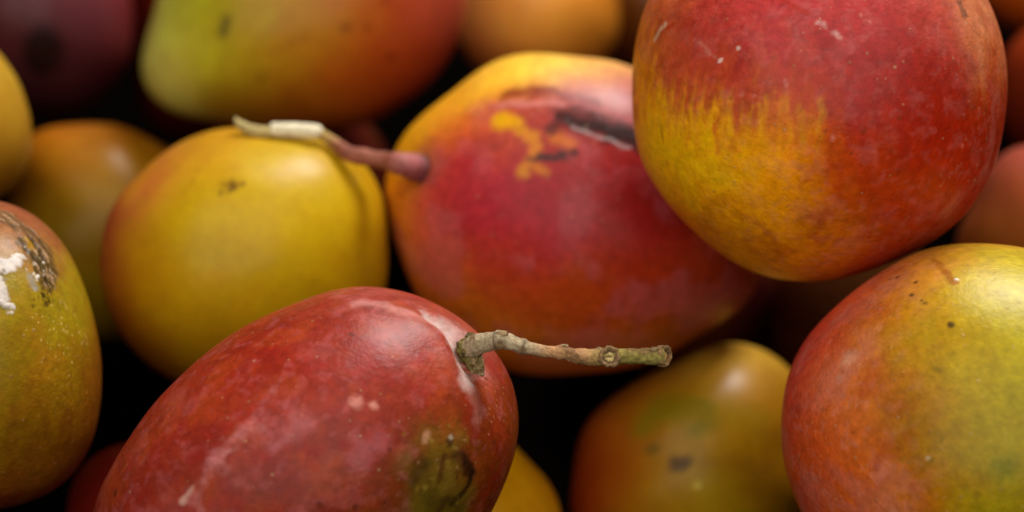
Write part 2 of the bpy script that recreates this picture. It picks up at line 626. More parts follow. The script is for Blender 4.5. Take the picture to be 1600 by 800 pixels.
def scar_disc(name, centre, axis, r, parent, origin, rim, mid, seed):
    """a cut end: corky raised rim, sunken pale pith with radial grain"""
    axis = np.array(axis, float)
    axis /= np.linalg.norm(axis)
    a = np.cross(axis, [0.3, 0.5, 0.8])
    a /= np.linalg.norm(a)
    b = np.cross(axis, a)
    prof = [(1.06, -0.75), (1.12, -0.15), (1.06, 0.14), (0.92, 0.22), (0.76, 0.13), (0.66, -0.06), (0.56, -0.10), (0.36, -0.04), (0.16, -0.05), (0.0, -0.06)]
    S = 40
    V, colr, faces = [], [], []
    g = np.random.default_rng(seed)
    ph = g.uniform(0, 6.28, 4)
    for i, (rr, h) in enumerate(prof):
        for j in range(S):
            t = 2 * math.pi * j / S
            w = 1 + (0.06 * math.sin(3 * t + ph[0]) + 0.06 * math.sin(7 * t + ph[1]) + 0.05 * math.sin(12 * t + ph[3]))
            hh = h + (0.07 * math.sin(6 * t + ph[2]) if rr > 0.5 else 0.03 * math.sin(9 * t))
            V.append(centre - origin + r * (rr * w * (math.cos(t) * a + math.sin(t) * b) + hh * axis))
            star = 0.5 + 0.5 * math.sin(9 * t + ph[0])
            if rr > 0.6:
                c = lin(rim) * (0.7 + 0.5 * g.random())
            elif rr > 0.5:
                c = lin((52, 33, 18))
            else:
                c = lin(mid) * (0.62 + 0.38 * star * min(1, rr / 0.3) + 0.3 * (rr < 0.2))
            colr.append([*c, 0.8])
    for i in range(len(prof) - 1):
        for j in range(S):
            k = (j + 1) % S
            faces.append((i * S + j, i * S + k, (i + 1) * S + k, (i + 1) * S + j))
    return mesh_obj(name, np.array(V), faces, MAT_BARK, parent, np.array(colr))


# ------------------------------------------------------------------ A: the red mango with the long twig
m = new('A', 11)
m.field([((250, 680), (138, 33, 19)), ((300, 740), (141, 47, 33)), ((200, 760), (140, 47, 28)), ((400, 560), (137, 32, 19)), ((330, 600), (141, 39, 21)),
         ((480, 620), (137, 35, 16)), ((520, 540), (140, 42, 26)), ((560, 490), (144, 54, 36)), ((640, 480), (148, 59, 40)), ((710, 500), (155, 71, 49)),
         ((620, 560), (138, 38, 18)), ((600, 640), (131, 39, 23)), ((670, 600), (131, 36, 18)), ((760, 600), (144, 57, 31)), ((780, 650), (141, 52, 15)),
         ((795, 700), (130, 50, 7)), ((560, 700), (135, 47, 36)), ((480, 700), (137, 38, 23)), ((400, 690), (140, 44, 31)), ((400, 790), (135, 42, 7)),
         ((300, 800), (140, 48, 23)), ((520, 780), (127, 42, 9)), ((620, 780), (107, 52, 7)), ((700, 730), (91, 64, 10)), ((760, 760), (123, 52, 7))],
        sigma=52, warp=20, freq=110)
m.mottle(0.16, 230)
m.bloom((186, 98, 94), 0.20, 150, 0.0, 0.8)
m.bloom((188, 100, 104), 0.22, 380, 0.1, 0.8, seed=3)
m.bloom((146, 28, 18), 0.5, 170, 0.0, 0.8, seed=9)
m.bloom((168, 66, 20), 0.4, 120, 0.0, 0.8, seed=14)
m.mark([(300, 790), (335, 725), (385, 665)], 15, (196, 122, 118), 0.6, 0.95, 16, 260, speck=0.5)
m.mark([(330, 740), (350, 690), (410, 640), (440, 600)], 10, (186, 104, 104), 0.45, 0.95, 14, 260, speck=0.6)
m.mark([(420, 700), (450, 650), (440, 620)], 14, (184, 100, 104), 0.4, 0.95, 16, 220, speck=0.6)
m.mark([(285, 785), (300, 770)], 6, (214, 170, 150), 0.6, 0.8, 4, 400)
m.mark((556, 628), 11, (214, 140, 122), 0.75, 0.8, 5)
m.mark((582, 634), 8, (214, 140, 122), 0.8, 0.7, 4)
m.mark((470, 660), 26, (190, 104, 104), 0.45, 0.9, 12, 220)
m.mark([(590, 690), (560, 720)], 22, (172, 92, 96), 0.5, 0.9, 12, 220)
# olive bruise
m.mark([(690, 720), (700, 790)], 58, (108, 84, 16), 0.8, 0.7, 18, 200, rough=0.5)
m.mark([(665, 770), (700, 830)], 40, (100, 80, 14), 0.7, 0.7, 12, 200)
m.mark([(714, 706), (728, 722)], 15, (40, 24, 8), 0.85, 0.8, 8, 260)
m.mark([(728, 722), (736, 742)], 11, (34, 18, 8), 0.9, 0.6, 5, 300)
m.mark([(736, 742), (728, 765), (708, 788)], 7, (40, 22, 8), 0.85, 0.7, 5, 300)
m.mark([(662, 722), (648, 744)], 15, (60, 42, 8), 0.75, 0.9, 8, 260)
m.mark([(680, 780), (715, 800)], 20, (70, 50, 10), 0.55, 0.95, 12, 240)
m.mark([(705, 735), (700, 765)], 14, (134, 104, 30), 0.5, 0.95, 8, 260)
m.mark([(695, 712), (686, 752)], 5, (74, 40, 10), 0.75, 0.7, 3)
m.mark((703, 690), 8, (50, 32, 12), 0.7, 0.7, 3)
m.mark((706, 684), 5, (206, 186, 160), 0.75, 0.6, 2)
m.mark([(668, 678), (664, 688)], 6, (186, 132, 96), 0.7, 0.7, 3)
m.mark([(685, 800), (700, 782)], 9, (60, 38, 10), 0.7, 0.7, 5)
m.freckles(26, (74, 40, 10), 2, 5, 0.6, 3, near=(690, 745, 32))
m.freckles(18, (160, 130, 50), 2, 5, 0.45, 4, near=(690, 735, 30))
m.mark((178, 770), 7, (60, 28, 18), 0.85, 0.6, 3)
for q in [(548, 523), (601, 786), (556, 792), (500, 788), (608, 702), (774, 690)]:
    m.mark(q, 4.5, (72, 24, 14), 0.7, 0.7, 2)
# the crease and bloom round the stem
cre = [(668, 486), (700, 512), (724, 545), (734, 580), (742, 612), (746, 650)]
m.groove([(610, 470), (660, 500), (700, 540), (715, 590), (722, 660)], 30, -0.0009)      # the swollen shoulder in front of the crease
m.groove([(640, 466)] + cre[:-1], 17, 0.0019)
m.groove([(738, 552)], 30, 0.0024)
m.groove([(716, 530), (738, 585)], 10, 0.0008)
m.mark([(676, 496), (706, 522), (724, 555), (734, 600)], 15, (206, 186, 176), 0.85, 0.95, 8, 350, rough=0.65)
m.mark([(690, 500), (716, 522)], 18, (196, 160, 152), 0.6, 0.95, 8, 350, rough=0.65)
m.mark([(734, 600), (746, 630), (744, 660)], 13, (186, 116, 102), 0.5, 0.95, 10, 300)
m.mark([(720, 505), (745, 540), (752, 575)], 18, (190, 148, 138), 0.65, 0.95, 8, 300)
m.mark([(560, 470), (600, 476), (650, 492), (690, 508)], 16, (204, 142, 132), 0.5, 0.9, 8, 250)  # pale pink band paints in the sheen along the upper shoulder
m.freckles(30, (70, 48, 40), 1.2, 2.6, 0.8, 6, near=(722, 520, 9))
m.freckles(26, (70, 46, 30), 1.2, 3, 0.7, 7, near=(748, 592, 12))
m.freckles(70, (214, 150, 110), 1.0, 2.2, 0.7, 8, near=(778, 640, 22))
m.freckles(40, (96, 24, 14), 1.2, 3.0, 0.6, 9, near=(770, 640, 26))
m.freckles(200, (90, 20, 14), 1.2, 2.8, 0.45, 1)
m.freckles(40, (206, 130, 104), 0.9, 1.6, 0.4, 2)
A = m
rootA = root_empty(m, 'red mango with a long crooked grey twig and a dark olive bruise')
m.build('body', rootA)
dS = np.linalg.norm(m.anchor(738, 548) + m.C - CAM)
dA = float((m.anchor(738, 548) + m.C - CAM) @ FWD)

px_ = dA / FPX
path = [at(728, 556, dA + .004), at(742, 540, dA - .001), at(764, 534, dA - .0035), at(786, 532, dA - .005), at(815, 541, dA - .006), at(850, 549, dA - .006),
        at(880, 551, dA - .006), at(912, 558, dA - .006), at(950, 557, dA - .006), at(990, 556, dA - .0055), at(1020, 557, dA - .005), at(1038, 556, dA - .005)]
rad = np.array([15, 16, 14.5, 13, 11, 9.2, 9.8, 12, 12.2, 12, 12, 12.5]) * px_
V, Fc, tt, Cc = tube(path, rad, 32, 0.15, 5, knots=[(2.9, .3, .14), (4.1, .12, .18), (5.8, .14, .14), (8.0, .25, .14), (10.9, .12, .16)])
fb = fbm(V * 420, 8, 4)
grey, brown, tan, green = lin((176, 156, 122)), lin((120, 86, 50)), lin((186, 136, 90)), lin((138, 130, 56))
w = sstep(4.0, 5.5, tt)[:, None]
cbase = grey * (1 - w) + tan * w
w2 = sstep(6.6, 8.4, tt)[:, None] * 0.85
cbase = cbase * (1 - w2) + green * w2
mk = sstep(0.05, 0.5, fb)[:, None] * 0.75
cbase = cbase * (1 - mk) + brown * mk
for t0 in (4.1, 2.6, 8.0):
    q = (np.exp(-((tt - t0) / 0.07) ** 2) * 0.6)[:, None]
    cbase = cbase * (1 - q) + lin((62, 42, 24)) * q
V = V - m.C
stemA = mesh_obj('stem', V, Fc, MAT_BARK, rootA, np.concatenate([cbase, np.full((len(V), 1), .8)], 1))
stemA['label'] = 'crooked grey brown twig with cut scars'


def knob(name, centre, rad3, seed, parent, origin, c0, c1, n=26, rough=0.35, up=None):
    Vv, Ff = cube_sphere(n)
    d = 1 + rough * fbm(Vv * 2.6 + seed, seed, 4)
    Vv = Vv * d[:, None] * np.array(rad3)
    w = sstep(-0.4, 0.6, fbm(Vv * 700, seed + 4, 3))[:, None]
    c = lin(c0) * (1 - w) + lin(c1) * w
    Bm = np.array([RIGHT, UP, -FWD])
    return mesh_obj(name, Vv @ Bm + centre - origin, Ff, MAT_BARK, parent, np.concatenate([c, np.full((len(Vv), 1), .8)], 1))


# corky callus where the twig leaves the fruit, small buds and branch scars along it
knob('callus', at(733, 548, dA + .0015), np.array([19, 24, 20]) * px_, 3, stemA, m.C, (122, 108, 50), (92, 76, 40), rough=0.30)
knob('callus', at(742, 574, dA + .0005), np.array([13, 22, 15]) * px_, 9, stemA, m.C, (112, 94, 50), (150, 122, 84), rough=0.45)
for (u, v, r_, sd) in [(785, 522, 6.5, 1), (817, 532, 4.5, 2), (881, 542, 5, 3), (874, 543, 4, 5), (936, 547, 5, 4), (1022, 546, 5, 6), (1040, 543, 4, 7)]:
    knob('bud_scar', at(u, v, dA - .006), np.array([r_ * 1.5, r_ * .8, r_]) * px_, 20 + sd, stemA, m.C, (170, 140, 100), (120, 90, 58), 14, 0.3)
s1 = at(952, 557, dA - .006) - FWD * (15 * px_)
scar_disc('cut_scar', s1, -FWD + 0.12 * UP + 0.05 * RIGHT, 15 * px_, stemA, m.C, (142, 110, 72), (232, 200, 132), 4)
s2 = at(1040, 556, dA - .005)
scar_disc('cut_scar', s2, RIGHT * 0.80 - FWD * 0.6, 14.5 * px_, stemA, m.C, (142, 108, 66), (216, 172, 100), 6)

# ------------------------------------------------------------------ B: the big orange and red mango on top
m = new('B', 23)
m.field([((1200, 30), (178, 47, 47)), ((1120, 50), (188, 60, 50)), ((1060, 110), (198, 73, 43)), ((1025, 60), (200, 87, 46)), ((1000, 150), (249, 145, 6)), ((996, 110), (249, 151, 10)), ((1100, 120), (192, 66, 44)),
         ((1012, 200), (255, 184, 2)), ((1040, 215), (255, 192, 1)), ((1080, 215), (255, 186, 2)), ((1120, 220), (255, 184, 3)), ((1160, 215), (255, 176, 4)), ((1205, 225), (251, 161, 5)), ((1150, 125), (191, 60, 41)), ((1200, 150), (192, 67, 36)), ((1080, 150), (198, 83, 36)),
         ((1050, 270), (255, 184, 2)), ((1080, 310), (249, 172, 2)), ((1100, 260), (255, 186, 1)), ((1150, 330), (246, 165, 2)), ((1150, 270), (255, 179, 2)), ((1200, 290), (246, 161, 3)), ((1130, 380), (239, 154, 3)), ((1220, 400), (237, 143, 3)), ((1240, 260), (235, 131, 4)), ((1220, 340), (237, 145, 3)), ((1290, 330), (192, 90, 11)),
         ((1290, 220), (182, 50, 11)), ((1260, 130), (184, 53, 33)), ((1350, 110), (165, 34, 28)), ((1330, 40), (176, 46, 44)), ((1420, 60), (165, 43, 38)), ((1470, 30), (178, 67, 55)),
         ((1530, 30), (206, 124, 78)), ((1555, 90), (194, 92, 44)), ((1560, 170), (178, 50, 11)), ((1530, 240), (174, 39, 11)), ((1450, 200), (168, 34, 7)), ((1380, 180), (168, 33, 9)),
         ((1400, 300), (172, 47, 5)), ((1330, 260), (178, 53, 6)), ((1300, 400), (200, 104, 12)), ((1400, 390), (174, 57, 7)), ((1490, 310), (170, 43, 9)), ((1450, 120), (163, 38, 23)),
         ((1280, -80), (168, 40, 46))],
        sigma=34, warp=10, freq=130, streak=((1130, 120), (1130, 300), 30, 480))
m.mottle(0.08, 240)
red = np.clip((m.rgb[:, 0] - m.rgb[:, 1] * 2.0) / 0.3, 0, 1)
m.bloom((200, 116, 110), 0.14, 190, 0.0, 0.8, only=red)
m.bloom((200, 120, 112), 0.14, 420, 0.1, 0.8, seed=3, only=red)
m.bloom((144, 26, 12), 0.40, 170, 0.05, 0.8, seed=5, only=red)
m.mark([(1040, 35), (1022, 62)], 4, (226, 190, 150), 0.6, 0.6, 4)
m.mark([(1052, 38), (1036, 46)], 4, (176, 44, 20), 0.7, 0.7, 3)
m.mark([(1046, 14), (1060, 4)], 3, (226, 180, 150), 0.5, 0.8, 3)
m.mark((1126, 94), 4.5, (236, 200, 184), 0.9, 0.5, 2, push=.0001)
m.mark((1130, 112), 8, (184, 56, 36), 0.6, 0.8, 4)
m.mark((1154, 75), 3.6, (236, 196, 180), 0.9, 0.5, 1.5)
m.mark([(1085, 62), (1120, 88)], 3, (214, 130, 110), 0.5, 0.8, 4)
m.mark([(1280, 36), (1296, 48), (1312, 58)], 4, (222, 170, 160), 0.65, 0.8, 3)
m.mark([(1200, -6), (1240, 6), (1262, 20)], 4.5, (176, 40, 24), 0.8, 0.7, 3)
m.mark([(1500, 6), (1505, 22)], 7, (84, 60, 50), 0.85, 0.6, 4, speck=0.7, rough=0.7)
m.mark((1510, 34), 4, (214, 170, 140), 0.5, 0.7, 3)
m.mark([(1030, 190), (1038, 222)], 4, (150, 100, 14), 0.7, 0.8, 3, speck=0.4)
m.mark((1138, 298), 4, (176, 116, 14), 0.7, 0.7, 3)
m.mark([(1034, 290), (1046, 306)], 3.5, (120, 72, 16), 0.6, 0.8, 3, speck=0.5)
for q in [(1042, 258), (1060, 330), (1072, 334), (1160, 340), (1405, 184), (1350, 206), (1392, 232), (1290, 205), (1330, 240)]:
    m.mark(q, 3.4, (110, 46, 12), 0.65, 0.7, 2)
for q in [(1226, 124), (1228, 132), (1180, 150), (1350, 32), (1358, 36), (1345, 25), (1300, 215), (1160, 148)]:
    m.mark(q, 3.5, (220, 140, 120), 0.45, 0.9, 3)
g = np.random.default_rng(77)
for _ in range(46):
    u = g.uniform(1015, 1290)
    v = 188 + 0.06 * (u - 1040) + g.normal(0, 22)
    h = g.uniform(8, 34)
    c = (192, 70, 30) if g.random() < 0.5 else (220, 148, 14)
    m.mark([(u, v - h), (u + g.uniform(-4, 4), v), (u + g.uniform(-6, 6), v + h)], g.uniform(2, 7), c, g.uniform(0.15, 0.5), 0.9, g.uniform(3, 8), 260, seed=int(g.integers(900)))
m.mark([(1560, 150), (1552, 230), (1525, 290)], 16, (196, 100, 86), 0.45, 0.9, 12, 260)
m.mark([(1505, 300), (1480, 330)], 16, (190, 96, 80), 0.4, 0.9, 12, 260)
m.freckles(90, (228, 170, 130), 0.8, 1.7, 0.6, 8, near=(1548, 180, 26))
m.freckles(40, (220, 150, 120), 1.2, 2.2, 0.6, 9, near=(1520, 280, 30))
m.freckles(180, (96, 40, 10), 1.2, 2.8, 0.55, 1)
m.freckles(30, (226, 160, 110), 0.8, 1.5, 0.35, 2)
tag(m.build('mango'), 'large round orange and crimson mango perched on top of the heap')

# ------------------------------------------------------------------ C: the round mango, pink on one side and yellow on the other
m = new('C', 37)
m.field([((1228, 620), (218, 68, 47)), ((1262, 540), (223, 68, 48)), ((1330, 470), (233, 100, 53)), ((1300, 490), (225, 76, 47)), ((1400, 420), (238, 128, 56)), ((1440, 405), (182, 121, 23)),
         ((1290, 580), (231, 100, 53)), ((1325, 560), (219, 123, 57)), ((1380, 570), (183, 102, 24)), ((1375, 510), (181, 104, 22)), ((1420, 480), (180, 129, 6)), ((1440, 610), (172, 123, 5)),
         ((1400, 650), (170, 94, 27)), ((1500, 600), (165, 137, 0)), ((1480, 520), (172, 137, 2)), ((1550, 500), (172, 150, 8)), ((1590, 430), (188, 173, 36)), ((1560, 420), (180, 155, 28)),
         ((1560, 700), (160, 137, 0)), ((1590, 600), (165, 141, 1)), ((1580, 780), (150, 126, 0)), ((1480, 700), (162, 123, 3)), ((1450, 750), (160, 104, 4)), ((1400, 790), (208, 100, 12)),
         ((1340, 720), (218, 100, 34)), ((1280, 700), (216, 86, 30)), ((1240, 760), (212, 68, 30)), ((1300, 790), (212, 86, 17)), ((1500, 395), (180, 135, 28)), ((1340, 630), (231, 115, 47)),
         ((1700, 600), (162, 141, 2)), ((1600, 900), (150, 121, 1))],
        sigma=44, warp=14, freq=110)
m.mottle(0.09, 230)
red = np.clip((m.rgb[:, 0] - m.rgb[:, 1] * 1.8) / 0.3, 0, 1)
m.bloom((204, 118, 104), 0.34, 120, -0.3, 0.7, only=red)
m.bloom((212, 136, 116), 0.25, 420, 0.1, 0.8, seed=3, only=red)
m.bloom((160, 34, 30), 0.35, 130, 0.1, 0.8, seed=5, only=red)
m.bloom((150, 134, 8), 0.35, 80, 0.0, 0.7, seed=8, only=1 - red)
m.mark([(1456, 398), (1470, 414), (1490, 440)], 7, (150, 80, 14), 0.75, 0.6, 3, 300)
m.mark((1494, 435), 4, (240, 232, 214), 0.95, 0.4, 1, push=.0002)
m.mark([(1390, 436), (1400, 434)], 3.2, (110, 70, 20), 0.6, 0.7, 2)
for q, r in [((1403, 432), 4), ((1430, 433), 5), ((1429, 440), 4.5), ((1444, 437), 2.5), ((1424, 460), 5), ((1443, 472), 5.5), ((1440, 468), 3), ((1487, 508), 5.5)]:
    m.mark(q, r, (62, 38, 12), 0.9, 0.6, 2.5)
for q, r in [((1466, 575), 6), ((1455, 720), 6), ((1468, 690), 5), ((1527, 772), 7)]:
    m.mark(q, r, (120, 94, 10), 0.7, 0.7, 3)
m.mark([(1420, 718), (1450, 716)], 10, (160, 104, 34), 0.5, 0.9, 6)
m.mark((1570, 730), 22, (112, 116, 8), 0.6, 0.9, 8)
m.mark((1450, 716), 4, (220, 200, 160), 0.5, 0.7, 2)
m.mark((1325, 562), 16, (222, 164, 132), 0.65, 0.9, 8, speck=0.5)
m.mark((1310, 590), 7, (214, 148, 118), 0.5, 0.8, 4)
m.mark((1245, 640), 16, (160, 50, 26), 0.5, 0.9, 8)
m.freckles(90, (226, 160, 130), 1.0, 2.2, 0.75, 8, near=(1275, 560, 42))
m.freckles(60, (226, 160, 120), 1.0, 2.2, 0.7, 9, near=(1245, 680, 34))
m.freckles(40, (130, 28, 20), 1.4, 3.2, 0.5, 10, near=(1265, 620, 40))
m.freckles(120, (120, 80, 14), 1.0, 2.4, 0.5, 1)
m.freckles(160, (226, 180, 110), 1.0, 2.0, 0.45, 2)
tag(m.build('mango'), 'round mango blushing pink on one side, olive yellow on the other, with small dark specks')

# ------------------------------------------------------------------ D: the crimson mango with the stem
m = new('D', 41)
m.field([((640, 225), (226, 168, 20)), ((700, 160), (237, 170, 30)), ((780, 112), (243, 185, 52)), ((860, 95), (247, 201, 66)), ((920, 104), (233, 164, 90)), ((612, 290), (226, 146, 18)),
         ((625, 370), (218, 123, 26)), ((640, 420), (210, 103, 22)), ((655, 340), (201, 72, 58)), ((720, 250), (178, 41, 46)), ((700, 300), (186, 47, 54)), ((690, 200), (216, 107, 34)), ((740, 190), (205, 82, 40)),
         ((760, 330), (174, 37, 52)), ((850, 330), (163, 30, 42)), ((930, 280), (157, 32, 30)), ((690, 400), (184, 53, 42)), ((800, 450), (176, 59, 22)), ((760, 400), (172, 45, 36)), ((900, 480), (172, 65, 16)),
         ((1000, 450), (163, 45, 14)), ((1000, 350), (153, 28, 20)), ((700, 450), (199, 103, 20)), ((750, 500), (191, 103, 14)), ((850, 550), (180, 94, 18)), ((1000, 540), (172, 86, 16)), ((1100, 450), (161, 51, 18)), ((1120, 500), (157, 72, 20)),
         ((950, 140), (168, 86, 88)), ((860, 160), (176, 74, 60)), ((900, 200), (157, 45, 34)), ((1000, 250), (147, 30, 26))],
        sigma=42, warp=16, freq=100)
m.mottle(0.10, 200)
m.bloom((186, 96, 100), 0.30, 80, 0.0, 0.7, only=np.clip((m.rgb[:, 0] - m.rgb[:, 1] * 2.4) / 0.2, 0, 1))
m.mark([(790, 146), (880, 142), (930, 160)], 11, (124, 36, 22), 0.8, 0.8, 6, 250)
m.mark([(772, 166), (830, 160), (880, 162)], 7, (206, 126, 116), 0.7, 0.8, 4, 250)
for q, r, c, al in [((784, 190), 16, (230, 170, 8), 0.95), ((802, 192), 13, (228, 162, 10), 0.9), ((812, 206), 11, (222, 146, 18), 0.85), ((828, 218), 13, (218, 138, 26), 0.85),
                    ((834, 236), 12, (216, 132, 28), 0.8), ((824, 252), 9, (216, 130, 28), 0.75), ((818, 266), 12, (220, 140, 26), 0.85)]:
    m.mark(q, r, c, al, 0.75, 5, 200)
m.mark([(850, 268), (838, 262)], 9, (212, 124, 26), 0.75, 0.7, 5, 250)
m.mark([(870, 215), (890, 225)], 13, (206, 112, 36), 0.7, 0.8, 6, 250)
m.mark([(892, 186), (935, 200), (1000, 216)], 25, (42, 28, 25), 0.95, 0.6, 12, 200, rough=0.3)
m.mark([(860, 172), (900, 176), (960, 186)], 10, (110, 44, 36), 0.6, 0.9, 10, 200)
m.mark([(848, 245), (880, 243), (898, 242)], 8, (46, 36, 32), 0.9, 0.7, 5, 250)
m.mark([(830, 248), (846, 246)], 6, (70, 44, 34), 0.8, 0.8, 4)
m.mark([(858, 198), (864, 204)], 10, (80, 40, 34), 0.8, 0.8, 5)
m.mark([(886, 187), (910, 203), (940, 219), (985, 228)], 3.4, (200, 184, 180), 0.6, 0.8, 5, 250, push=.0002)
m.mark((768, 168), 9, (176, 60, 20), 0.6, 0.8, 4)
m.mark((773, 226), 10, (130, 36, 40), 0.5, 0.8, 4)
m.groove([(652, 262)], 26, 0.002)
m.mark([(655, 250), (660, 268), (650, 282)], 12, (96, 44, 34), 0.6, 0.8, 5, 250)
m.mark([(640, 285), (620, 300)], 16, (170, 50, 20), 0.5, 0.9, 8, 200)
m.rough -= 0.03
m.freckles(80, (90, 26, 20), 2, 4, 0.5, 1)
rootD = root_empty(m, 'crimson mango with yellow shoulder, dark scar and a thin pinkish stem')
m.build('body', rootD)
aD = m.anchor(652, 262) + m.C
dD = float((aD - CAM) @ FWD)
pD = dD / FPX
dE = .548
path = [at(664, 266, dD + .006), at(650, 262, dD - .002), at(628, 257, dD - .008), at(604, 251, dE - .006), at(572, 246, dE - .006), at(545, 240, dE - .006),
        at(525, 226, dE - .004), at(505, 212, dE - .003), at(492, 206, dE - .003)]
rad = np.array([20, 21, 17, 13.5, 12.5, 12.5, 10, 8.5, 8]) * pD
V, Fc, tt, _ = tube(path, rad, 22, 0.10, 15, knots=[(4.2, .3, .12), (2.4, .3, .1)])
c = lin((150, 84, 58))[None, :] * np.ones((len(V), 1))
w = (1 - sstep(1.2, 3.2, tt))[:, None]
c = c * (1 - w) + lin((168, 96, 96)) * w
w = (1 - sstep(0.8, 1.7, tt))[:, None] * .85
c = c * (1 - w) + lin((92, 68, 74)) * w  # grey brown collar, with the shadow at the stem base painted in
w = sstep(5.2, 7.2, tt)[:, None]
c = c * (1 - w) + lin((172, 142, 66)) * w
w = sstep(0.1, 0.6, fbm(V * 300, 3, 3))[:, None] * .5
c = c * (1 - w) + lin((110, 54, 36)) * w
stemD = mesh_obj('stem', V - m.C, Fc, MAT_PEEL, rootD, np.concatenate([c, np.full((len(V), 1), .6)], 1))
stemD['label'] = 'thin pinkish brown stem ending in a pale peeled tip'
path = [at(501, 208, dE - .0035), at(494, 206, dE - .0038), at(470, 204, dE - .004), at(445, 203, dE - .004), at(424, 202, dE - .004)]
V, Fc, tt, _ = tube(path, np.array([8, 11.5, 12, 11.5, 10.5]) * pD, 20, 0.05, 17)
c = lin((226, 214, 178))[None, :] * (1 + 0.1 * fbm(V * 300, 4, 3))[:, None]
mesh_obj('peeled_wood', V - m.C, Fc, MAT_PEEL, stemD, np.concatenate([c, np.full((len(V), 1), .6)], 1))
path = [at(436, 205, dE - .004), at(412, 206, dE - .004), at(392, 203, dE - .004), at(377, 196, dE - .004), at(370, 189, dE - .004), at(367, 183, dE - .004)]
V, Fc, tt, _ = tube(path, np.array([8, 9, 9, 7.5, 4.5, 1.5]) * pD, 16, 0.06, 18)
c = lin((176, 156, 96))[None, :] * (1 + 0.2 * fbm(V * 300, 4, 3))[:, None]
mesh_obj('bark_curl', V - m.C, Fc, MAT_PEEL, stemD, np.concatenate([c, np.full((len(V), 1), .6)], 1))

# ------------------------------------------------------------------ E: the yellow mango
m = new('E', 53)
m.field([((400, 400), (184, 147, 2)), ((300, 330), (184, 147, 4)), ((500, 300), (190, 152, 12)), ((420, 240), (190, 155, 16)), ((300, 240), (184, 138, 16)), ((350, 210), (180, 119, 28)),
         ((250, 262), (184, 104, 40)), ((205, 300), (178, 87, 40)), ((172, 350), (174, 72, 44)), ((164, 420), (168, 64, 31)), ((190, 440), (180, 119, 6)), ((210, 380), (183, 136, 5)), ((180, 500), (165, 87, 14)),
         ((250, 480), (176, 134, 2)), ((250, 560), (152, 97, 4)), ((330, 560), (166, 125, 2)), ((590, 400), (180, 138, 5)), ((560, 450), (180, 139, 3)), ((590, 320), (183, 139, 12)), ((460, 520), (176, 138, 2))],
        sigma=46, warp=12, freq=90)
m.mottle(0.07, 170)
m.bloom((188, 134, 4), 0.4, 70, 0.0, 0.7)
m.mark([(345, 290), (372, 284)], 9, (120, 84, 14), 0.85, 0.7, 7, 250, speck=0.5)
m.mark((362, 292), 9, (92, 62, 12), 0.9, 0.6, 5, 300)
m.mark((378, 288), 5, (110, 76, 12), 0.8, 0.6, 4)
m.mark((346, 302), 5, (124, 90, 14), 0.7, 0.6, 3)
for q, r in [((215, 318), 8), ((200, 345), 6), ((275, 262), 7), ((310, 265), 7), ((300, 285), 6), ((285, 300), 5), ((270, 510), 6)]:
    m.mark(q, r, (158, 112, 16), 0.6, 0.8, 5, 250)
m.freckles(90, (150, 110, 10), 2, 4.5, 0.4, 1)
tag(m.build('mango', mat=MAT_SOFT), 'plain golden yellow mango with one brown speck, under the pale stem tip')

# ------------------------------------------------------------------ F: the scabbed, paint-spotted mango
m = new('F', 67)
m.field([((15, 335), (151, 81, 51)), ((40, 345), (141, 78, 45)), ((25, 385), (151, 102, 40)), ((60, 460), (146, 129, 16)), ((115, 440), (153, 133, 17)), ((130, 480), (153, 129, 16)), ((100, 520), (147, 122, 12)),
         ((20, 520), (144, 120, 12)), ((50, 590), (134, 98, 5)), ((100, 610), (144, 105, 8)), ((140, 590), (130, 87, 9)), ((150, 640), (119, 52, 11)), ((156, 560), (127, 72, 12)), ((30, 690), (128, 88, 5)),
         ((90, 700), (130, 83, 5)), ((120, 720), (119, 57, 8)), ((20, 770), (116, 42, 10)), ((70, 750), (119, 52, 8)), ((130, 660), (137, 88, 7)), ((-100, 550), (140, 112, 11))],
        sigma=42, warp=16, freq=110, streak=((70, 560), (70, 700), 26, 200))
m.mottle(0.10, 230)
m.bloom((150, 92, 12), 0.45, 90, 0.0, 0.7)
m.mark([(60, 590), (90, 560)], 22, (160, 104, 14), 0.5, 0.9, 10, 200)
for (u, v0, v1) in [(72, 650, 700), (20, 640, 720), (110, 640, 700), (50, 700, 750)]:
    m.mark([(u, v0), (u - 3, v1)], 9, (118, 66, 12), 0.5, 0.9, 8, 250)
# corky scab with ragged ridges
scab = [(6, 336), (30, 352), (55, 372), (72, 396), (78, 420)]
mk1 = m.mark(scab, 20, (104, 76, 36), 0.8, 0.5, 7, 400, rough=0.8)
mk2 = m.mark([(45, 380), (62, 410), (72, 440)], 17, (74, 58, 12), 0.85, 0.5, 6, 400, rough=0.7)
mk3 = m.mark([(44, 376), (52, 388)], 9, (170, 122, 14), 0.8, 0.6, 5, 400)
rg = fbm(m.base * np.array([900, 900, 900]), 71, 3)
ax = m.anchor(75, 410) - m.anchor(15, 345)
ax /= np.linalg.norm(ax)
S = m.base - (m.base @ ax)[:, None] * ax * 0.8
rg2 = fbm(S * 1100, 72, 3)
msk = np.clip(mk1 + mk2, 0, 1)
m.P = m.P + m.Nn * (msk * (0.00015 + 0.00035 * rg2 + 0.0002 * rg))[:, None]
w = (msk * sstep(0.15, 0.7, rg2))[:, None] * 0.85
m.rgb = m.rgb * (1 - w) + lin((176, 140, 104)) * w
w = (msk * sstep(0.1, 0.6, -rg2))[:, None] * 0.8
m.rgb = m.rgb * (1 - w) + lin((44, 28, 10)) * w
m.freckles(34, (60, 42, 10), 2, 4.5, 0.85, 3, near=(70, 465, 9))
m.freckles(18, (230, 220, 200), 1.2, 2.6, 0.9, 4, near=(58, 422, 16))
